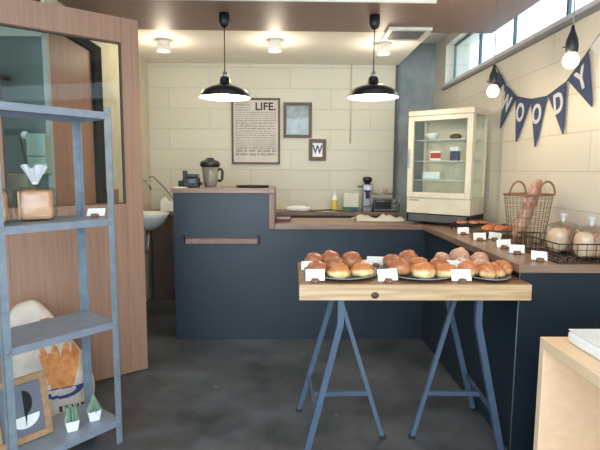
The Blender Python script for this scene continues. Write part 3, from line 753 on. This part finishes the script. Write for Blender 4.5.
t = thing('cooling_rack', 'black wire cooling rack in front of the fridge', 'rack', (1.21, 3.235, ZC))
q = MB()
for k in range(13): q.tube([(-.11+k*.0183, -.075, .05), (-.11+k*.0183, .075, .05)], .0018, n=6)
q.tube([(-.115, -.075, .05), (.115, -.075, .05), (.115, .075, .05), (-.115, .075, .05), (-.115, -.075, .05)], .004, n=8)
q.build('wire_grid', M_blackm, t)
for sx in (-.105, .105):
    for sy in (-.07, .07): MB().tube([(sx, sy, .05), (sx, sy, 0)], .004, n=8).build('leg', M_blackm, t)
for i, (x, y, lab) in enumerate([(1.145, 3.22, 'topped flat pastry at the left of the cooling rack'), (1.215, 3.20, 'topped flat pastry in the middle of the cooling rack'), (1.28, 3.215, 'dark-topped pastry at the right of the cooling rack')]):
    t = thing('flat_pastry', lab, 'pastry', (x, y, ZC+.054), 0, 'flat pastries on the cooling rack')
    MB().blob((0, 0, .009), (.036, .032, .013), .15, 2, i, .65, sub=3).build('crust', M_bun2, t)
    q = MB()
    for k in range(5): q.blob((.018*math.cos(k*1.3+i), .016*math.sin(k*1.3+i), .021), (.009, .008, .004), .2, 2, k, sub=2)
    q.build('topping', M_dark if i != 1 else M_red, t)
t = thing('bread_basket', 'shallow dark oval wire basket holding glossy rolls', 'basket', (1.30, 2.965, ZC))
q = MB()
for z_, k_ in ((.004, .82), (.022, .9), (.042, 1), (.046, 1.0)): q.tube([(.145*k_*math.cos(a*PI/16), .085*k_*math.sin(a*PI/16), z_) for a in range(33)], .003, n=6, cap=False)
for a in range(28):
    c_, s_ = math.cos(a*PI/14), math.sin(a*PI/14); q.tube([(.119*c_, .07*s_, .004), (.145*c_, .085*s_, .044)], .0018, n=5)
for k in range(9): q.tube([(-.10+.025*k, -.045, .004), (-.10+.025*k, .045, .004)], .0018, n=5)
q.build('wire_weave', M_wire, t)
M_roll = bread_mat('orange_crust', (196, 112, 62), (224, 150, 92), .5, .95)
for i, (x, y, lab) in enumerate([(1.205, 2.945, 'glossy orange roll at the left of the oval basket'), (1.27, 2.925, 'glossy orange roll second from left in the oval basket'), (1.335, 2.93, 'glossy orange roll third from left in the oval basket'), (1.395, 2.955, 'glossy orange roll at the right end of the oval basket')]):
    bun('glossy_roll', lab, 'bread roll', x, y, ZC+.03, (.036, .033), .028, M_roll, 'glossy rolls in the oval basket', i+31)
for i, (x, y, lab) in enumerate([(1.25, 3.0, 'dark red-topped pastry behind the left rolls in the oval basket'), (1.325, 3.0, 'dark pastry behind the right rolls in the oval basket')]):
    bun('dark_pastry', lab, 'pastry', x, y, ZC+.03, (.036, .026), .03, M_dark if i else M_bun2, 'dark pastries in the oval basket', i+41)

# tall wire basket with handles
t = thing('wire_basket', 'tall white-grey wire basket with two wooden hoop handles', 'basket', (1.30, 2.65, ZC))
q = MB(); hB = .275
def ell(k, z_, rx0=.092, ry0=.07, rx1=.128, ry1=.095): 
    f = z_/hB; return (rx0+(rx1-rx0)*f, ry0+(ry1-ry0)*f)
for k in range(12):
    z_ = hB*k/11; rx, ry = ell(0, z_)
    q.tube([(rx*math.cos(a*PI/18), ry*math.sin(a*PI/18), z_+.003) for a in range(37)], .0011, n=5, cap=False)
for a in range(32):
    c_, s_ = math.cos(a*PI/16), math.sin(a*PI/16)
    q.tube([(.092*c_, .07*s_, .003), (.128*c_, .095*s_, hB)], .0011, n=5)
for k in range(7): q.tube([(-.08+.026*k, -.03, .003), (-.08+.026*k, .03, .003)], .0016, n=5)
q.build('wire_mesh', M_wire, t)
MB().tube([(.129*math.cos(a*PI/18), .096*math.sin(a*PI/18), hB) for a in range(37)], .006, n=8, cap=False).build('rim', M_wick, t)
for sx in (-.095, .060):
    h_ = MB().tube([(sx+.043*math.cos(a*PI/14)+0, -.0+.0*a-.05*(1 if sx < 0 else -1)*0-.078, hB+.072*math.sin(a*PI/14)) for a in range(15)], .0055, n=8).build('handle', M_wick, t)
def baguette(lab, a, b_, r):
    t = thing('baguette', lab, 'baguette', a, 0, 'baguettes in the tall wire basket')
    A = Vector(a); B = Vector(b_); D = B-A
    pts = []; rs = []
    for k in range(31):
        f = k/30; pts.append(D*f); e_ = 1-abs(2*f-1)**6
        rs.append(r*(.35+.65*e_)*(1+.10*math.sin(f*34)))
    MB().tube(pts, rs, n=14).build('crust', M_baguette, t)
baguette('baguette leaning right in the tall wire basket, its left one', (1.232, 2.640, ZC+.035), (1.325, 2.615, 1.225), .030)
baguette('baguette leaning right in the tall wire basket, its right one', (1.285, 2.700, ZC+.035), (1.375, 2.678, 1.235), .028)

# flat wire tray with bagged loaves
t = thing('wire_tray', 'low black wire tray holding bagged bread at the counter end', 'wire tray', (1.318, 2.29, ZC))
q = MB(); X_, Y_, Z_ = .145, .20, .085
for z_ in (.003, .03, .058, Z_): q.tube([(-X_, -Y_, z_), (X_, -Y_, z_), (X_, Y_, z_), (-X_, Y_, z_), (-X_, -Y_, z_)], .003 if z_ in (.003, Z_) else .0015, n=6)
for k in range(8):
    x = -X_+k*2*X_/7
    q.tube([(x, -Y_, Z_), (x, -Y_, .003), (x, Y_, .003), (x, Y_, Z_)], .0017, n=5)
for k in range(9):
    y = -Y_+k*2*Y_/8
    q.tube([(-X_, y, Z_), (-X_, y, .003), (X_, y, .003), (X_, y, Z_)], .0017, n=5)
q.build('wire_mesh', M_blackm, t)
M_rye = bread_mat('mottled_brown_crust', (158, 108, 78), (204, 160, 124), .55, 1.0, .2)
def bagged(lab, x, y, rz, z=ZC+.006, s=1):
    t = thing('bagged_loaf', lab, 'bagged bread', (x+.008, y, z), rz, 'bagged loaves in the wire tray')
    MB().blob((-.028*s, 0, .062*s), (.038*s, .05*s, .06*s), .08, 2, 3, .95, pw=.75).build('bread_slice', M_crumb, t)
    MB().blob((.026*s, 0, .066*s), (.045*s, .055*s, .064*s), .12, 3, 5, .95, pw=.75).build('loaf', M_rye, t)
    b_ = MB().blob((0, 0, .076*s), (.086*s, .064*s, .074*s), .12, 3, 8, .98, pw=.75, sub=4).build('plastic_bag', M_film, t)
    MB().lathe([(.062*s, .122*s), (.040*s, .138*s), (.016, .150*s), (.007, .162*s)], n=28).build('bag_neck', M_film, b_)
    MB().lathe([(.010, .150*s), (.006, .163*s), (.008, .17*s), (.018, .188*s), (.013, .192*s), (0, .18*s)], n=14).build('bag_twist', mat('bag_plastic', (230, 230, 232), .3, trans=.3), b_)
    MB().lathe([(.0075, .160*s), (.010, .163*s), (.0075, .166*s)], n=14).build('twist_tie', M_whitep, b_)
bagged('bagged round bread in the wire tray, wholly seen', 1.330, 2.36, .25)
bagged('bagged round bread in the wire tray cut by the right frame edge', 1.365, 2.19, -.15)
t = bun('dark_roll', 'dark brown roll beyond the wire tray near the tall basket', 'bread roll', 1.185, 2.535, ZC, (.035, .035), .032, M_dark, None, 51)

# ------------------------------------------------------------------ glazed door leaf
da = math.atan2(-.606, -.795)
t = thing('glazed_door', 'large brown wooden door with a wide glass window standing open', 'door', (-.934, 3.085, .004), da)
DW, DH, DT = 1.0, 2.155, .038
MB().box(0, .104, 0, DT, 0, DH, bev=.003).box(.104, .735, 0, DT, 0, 1.065, bev=.003).box(.104, .735, 0, DT, 2.012, DH, bev=.003).box(.735, DW, 0, DT, 0, DH, bev=.003).build('leaf', M_door, t)
q = MB().box(.104, .735, .006, .032, 1.065, 1.073, bev=.001).box(.104, .735, .006, .032, 2.004, 2.012, bev=.001).box(.104, .112, .006, .032, 1.073, 2.004, bev=.001).box(.727, .735, .006, .032, 1.073, 2.004, bev=.001)
q.build('glazing_bead', M_cab, t)
MB().box(.112, .727, .016, .021, 1.073, 2.004, bev=0).build('glass', M_glass, t)
MB().tube([(.03, -.01, 1.02), (.03, -.045, 1.02), (.03, -.045, 1.0)], .007).build('door_handle', M_black, t)

t = thing('wall_dispenser', 'pale green boxy dispenser with round knob seen through the door glass', 'dispenser', (-1.455, 2.925, 1.245))
MB().box(-.05, .06, -.08, 0, 0, .235, bev=.01).build('case', mat('pale_green_plastic', (150, 172, 160), .5), t)
MB().box(-.048, .058, -.083, -.08, .10, .108, bev=0).build('seam', M_greenwall, t)
MB().blob((-.065, -.05, .225), (.022, .022, .022), 0).build('knob', M_whitep, t)
MB().tube([(-.07, -.09, .20), (-.045, -.092, .08), (-.01, -.092, -.04)], .006, n=8).build('arm', M_black, t)
tag(MB().tube([(-2.0, 2.87, 1.86), (-1.58, 2.87, 1.78)], .012, n=8).build('hand_rail', M_black), 'dark rail on the grey green wall behind the door glass', 'rail')
tag(box(-1.60, -1.49, 2.82, 2.925, 1.16, 1.25, bev=.006).build('small_shelf_box', mat('beige_box', (150, 146, 120), .6)), 'beige box on the grey green wall behind the bagged bread', 'box')

# ------------------------------------------------------------------ steel shelf unit
sa = math.atan2(-.777, -.63)   # local x runs from the right post to the left post; local y must go to the back
t = thing('shelf_unit', 'galvanised steel open shelving unit at the left edge', 'shelving', (-.785, 2.20, 0), sa)
# with this rotation local +y points to (.777,-.63): the back is local -y
SW, SD = .485, .285
def post(x, y, sx, sy):
    q = MB(); a = .030; tk = .003
    x0, x1 = (x, x+a) if sx > 0 else (x-a, x); y0, y1 = (y, y+a) if sy > 0 else (y-a, y)
    q.box(x0, x1, (y if sy > 0 else y-tk), (y+tk if sy > 0 else y), 0, 1.55, bev=0)
    q.box((x if sx > 0 else x-tk), (x+tk if sx > 0 else x), y0, y1, 0, 1.55, bev=0)
    p_ = q.build('post', M_galv, t)
    for z_ in (1.505, 1.04, .567, .095): MB().lathe([(0, 0), (.006, 0), (.005, .004), (0, .005)], n=10, M=T(x+sx*.016, y-sy*.0005, z_+.01) @ R(PI/2 if sy > 0 else -PI/2, 'X')).build('bolt', M_chrome, p_)
    return p_
for x, sx in ((0, 1), (SW, -1)):
    post(x, 0, sx, -1); post(x, -SD, sx, 1)
for z_ in (1.525, 1.06, .587, .115):
    q = MB().box(.004, SW-.004, -SD+.004, -.004, z_-.003, z_, bev=0)
    q.box(.004, SW-.004, -.0065, -.0035, z_-.030, z_-.003, bev=0).box(.004, SW-.004, -SD+.0035, -SD+.0065, z_-.030, z_-.003, bev=0)
    q.box(.004, .007, -SD+.004, -.004, z_-.030, z_-.003, bev=0).box(SW-.007, SW-.004, -SD+.004, -.004, z_-.030, z_-.003, bev=0)
    q.build('shelf', M_galvs, t)
Ms = T(-.785, 2.20, 0) @ R(sa, 'Z')
def sp(x, y, z): return Ms @ Vector((x, -y, z))
# bagged square loaves
def square_loaf(lab, x, y, rz):
    p = sp(x, y, 1.062)
    t = thing('bagged_square_loaf', lab, 'bagged bread', p, rz, 'bagged square loaves on the steel shelf')
    MB().blob((.0, 0, .066), (.064, .05, .064), .03, 2.2, 3, .98, pw=.35).build('loaf', M_loaf, t)
    MB().box(-.069, -.060, -.043, .043, .006, .122, bev=.004).build('cut_face', M_crumb, t)
    b_ = MB().blob((0, 0, .070), (.080, .058, .069), .06, 5, 8, .99, pw=.4, sub=4).build('plastic_bag', M_film, t)
    q = MB(); n = 96; rings = []
    for i in range(9):
        f = i/8; ring = []
        for k in range(n):
            a = 2*PI*k/n
            r_ = .008+.026*f*(1+.30*f*math.sin(a*11+2*math.sin(a*3)))
            ring.append(q.bm.verts.new((r_*math.cos(a)*1.25, r_*math.sin(a)*.6, .150+.075*f+.010*f*math.sin(a*5+1))))
        rings.append(ring)
    for r0_, r1_ in zip(rings, rings[1:]):
        for k in range(n): q.bm.faces.new((r0_[k], r0_[(k+1) % n], r1_[(k+1) % n], r1_[k])).smooth = True
    q.build('bag_ruffle', mat('crinkled_film', (236, 240, 244), .25, alpha=.55), b_)
    MB().lathe([(.010, .152), (.013, .156), (.010, .160)], n=14).build('twist_tie', M_whitep, b_)
square_loaf('square loaf in a clear tied bag on the second shelf', .262, .165, .50)
square_loaf('square loaf in clear bag cut by the left frame edge', .442, .165, .50)
p = sp(.035, .105, 1.06)
card(p.x, p.y, 1.0605, 'white price card at the right end of the steel shelf', .1, .078, .042, .7, None)

# framed art on the bottom shelf
p = sp(.372, .145, .116)
t = thing('art_frame', 'wooden picture frame with a black half circle leaning on bottom shelf', 'picture frame', p, sa+PI)
# after the half turn local x runs left to right along the shelf front, local -y faces the room
Mt = R(-.20, 'X')
def lean(mb, name, m, par=None):
    o = mb.build(name, m, par if par else t)
    if not par: o.matrix_basis = Mt
    return o
fw_, fh_, ft = .115, .275, .028
fr = lean(MB().box(-fw_, fw_, -.02, 0, 0, ft).box(-fw_, fw_, -.02, 0, fh_-ft, fh_).box(-fw_, -fw_+ft, -.02, 0, ft, fh_-ft).box(fw_-ft, fw_, -.02, 0, ft, fh_-ft), 'frame', M_oak)
pr = lean(MB().box(-fw_+ft, fw_-ft, -.010, -.004, ft, fh_-ft, bev=0), 'print', mat('grey_print', (112, 116, 130), .5))
MB().prism([(.012+.036*math.sin(a*PI/16)+0, .165+.052*math.cos(a*PI/16)) for a in range(17)], 1, -.0115, -.0105).build('black_half_circle', M_black, pr)
MB().prism([(.012+.060*math.cos(PI+a*PI/16), .108+.052*math.sin(PI+a*PI/16)) for a in range(17)], 1, -.0125, -.0115).build('white_half_circle', M_whitep, pr)
MB().prism([(.012, .06), (.022, .115), (.012, .12)], 1, -.0135, -.0126).build('black_wedge', M_black, pr)

# two small succulents
def pot(x, y, lab, cone):
    p = sp(x, y, .116)
    t = thing('potted_succulent', lab, 'succulent', p, sa+PI-.35, 'succulents on the bottom shelf')
    q = MB(); bm_ = q.bm
    def ring(s_, z_): return [bm_.verts.new((a*s_, b*s_, z_)) for a, b in ((-1, -1), (1, -1), (1, 1), (-1, 1))]
    rs = [ring(.021, 0), ring(.029, .05), ring(.0265, .05), ring(.0245, .040)]
    bm_.faces.new(rs[0][::-1])
    for a, b in zip(rs, rs[1:]):
        for k in range(4): bm_.faces.new((a[k], a[(k+1) % 4], b[(k+1) % 4], b[k]))
    bmesh.ops.bevel(bm_, geom=[e for e in bm_.edges], offset=.002, segments=2, affect='EDGES')
    q.build('pot', M_pot, t)
    box(-.024, .024, -.024, .024, .036, .041, bev=0).build('soil', M_soil, t)
    q = MB()
    L = 9
    for l in range(L):
        n = 9
        for k in range(n):
            a = 2*PI*k/n+l*.7; f = l/(L-1)
            R0 = (.030*(1-f)+.006) if cone else (.032-.010*f)
            zb = .042+f*(.05 if cone else .045); up_ = .008+.016*f
            q.tube([(0, 0, zb), (R0*.6*math.cos(a), R0*.6*math.sin(a), zb+up_*.3), (R0*math.cos(a), R0*math.sin(a), zb+up_)], [.004, .0055, .0012], n=5)
    q.build('leaves', M_plant, t)
pot(.195, .085, 'leafy succulent in a white square pot nearest the picture frame', False)
pot(.085, .095, 'pointed succulent in a white square pot by the right post', True)

# flour sack behind the shelf
def sack(loc, rz):
    t = thing('flour_sack', 'white flour sack with an orange bread print and blue oval behind the shelf', 'sack', loc, rz)
    bm_ = MB(); N1, N2 = 190, 170; grid = []
    W, D, Hh = .20, .13, .60
    for i in range(N2+1):
        v = i/N2; row = []
        z_ = Hh*v
        for j in range(N1):
            a = 2*PI*j/N1
            tp = 1-.80*max(0, v-.22)**1.1
            pinch = math.sqrt(max(0, 1-max(0, (v-.85)/.15)**2)) if v > .85 else 1
            ca, sn = math.cos(a), math.sin(a)
            x = W*tp*(.15+.85*pinch)*math.copysign(abs(ca)**.6, ca); y = D*tp*(.1+.9*pinch)*math.copysign(abs(sn)**.6, sn)
            k = 1+.10*noise.noise(Vector((x*9, y*9, z_*7)))+.03*noise.noise(Vector((x*30, y*30, z_*30)))
            if v < .06: k *= .90+.1*v/.06
            row.append(bm_.bm.verts.new((x*k-.17*max(0, v-.35), y*k, z_+.03*noise.noise(Vector((x*8, y*8, 3)))*v)))
        grid.append(row)
    mats = [M_sack, M_orange, M_bluepr, M_ink, M_redpr]
    for m_ in mats: bm_.slots.append(m_)
    for i in range(N2):
        for j in range(N1):
            f = bm_.bm.faces.new((grid[i][j], grid[i][(j+1) % N1], grid[i+1][(j+1) % N1], grid[i+1][j])); f.smooth = True
            c_ = f.calc_center_median(); mi = 0
            if c_.y < -.02:
                x, z_ = c_.x-.035, c_.z
                # basket of loaves above a blue oval
                for cx, an in ((-.055, .35), (-.018, .12), (.02, -.12), (.055, -.35)):
                    dx = x-cx-(z_-.26)*math.tan(an)*.6*-1; dz = z_-.265
                    e_ = (dx/.026)**2+(dz/.12)**2
                    if e_ < 1: mi = 1
                e1 = (x/.10)**2+((z_-.155)/.05)**2
                if e1 < 1 and z_ < .165: mi = 2
                if e1 < .42: mi = 0 if z_ < .16 else mi
                if .035 < z_ < .065 and -.02 < x < .13 and (int((x+.3)*120) % 3) != 0 and noise.noise(Vector((x*90, z_*90, 0))) > -.25: mi = 3
                if abs(z_-.50) < .02 and abs(x+.06) < .02: mi = 4
                if abs(z_-.52-.03*math.sin(x*40)) < .014 and -.02 < x < .08: mi = 2
            f.material_index = mi
    bm_.bm.faces.new(grid[0][::-1]); bm_.bm.faces.new(grid[-1])
    bm_.build('sack_body', None, t)
sack((-1.255, 2.52, 0), .50)

# ------------------------------------------------------------------ plywood stand at the right foreground
t = thing('plywood_stand', 'pale plywood open-sided box stand at the right foreground', 'stand', (.885, 1.66, 0))
# open toward the left; runs toward the camera
MB().box(0, .55, -.95, 0, .664, .70, bev=.002).build('top_panel', M_ply, t)
MB().box(0, .55, -.03, 0, .04, .6635, bev=.002).build('far_panel', M_ply, t)
MB().box(0, .55, -.95, -.92, .04, .6635, bev=.002).build('near_panel', M_ply, t)
MB().box(.52, .55, -.92, -.03, .04, .6635, bev=.002).build('back_panel', M_ply, t)
MB().box(0, .55, -.95, 0, 0, .039, bev=.002).build('bottom_panel', M_ply, t)
t = thing('white_tray', 'white plastic tray on the plywood stand at right', 'tray', (1.165, 1.33, .70))
MB().box(-.215, .215, -.28, .28, 0, .042, bev=.012).build('tray_body', M_whitep, t)
MB().box(-.212, .212, -.277, .277, .0422, .046, bev=.003).build('lip', M_whitep, t)
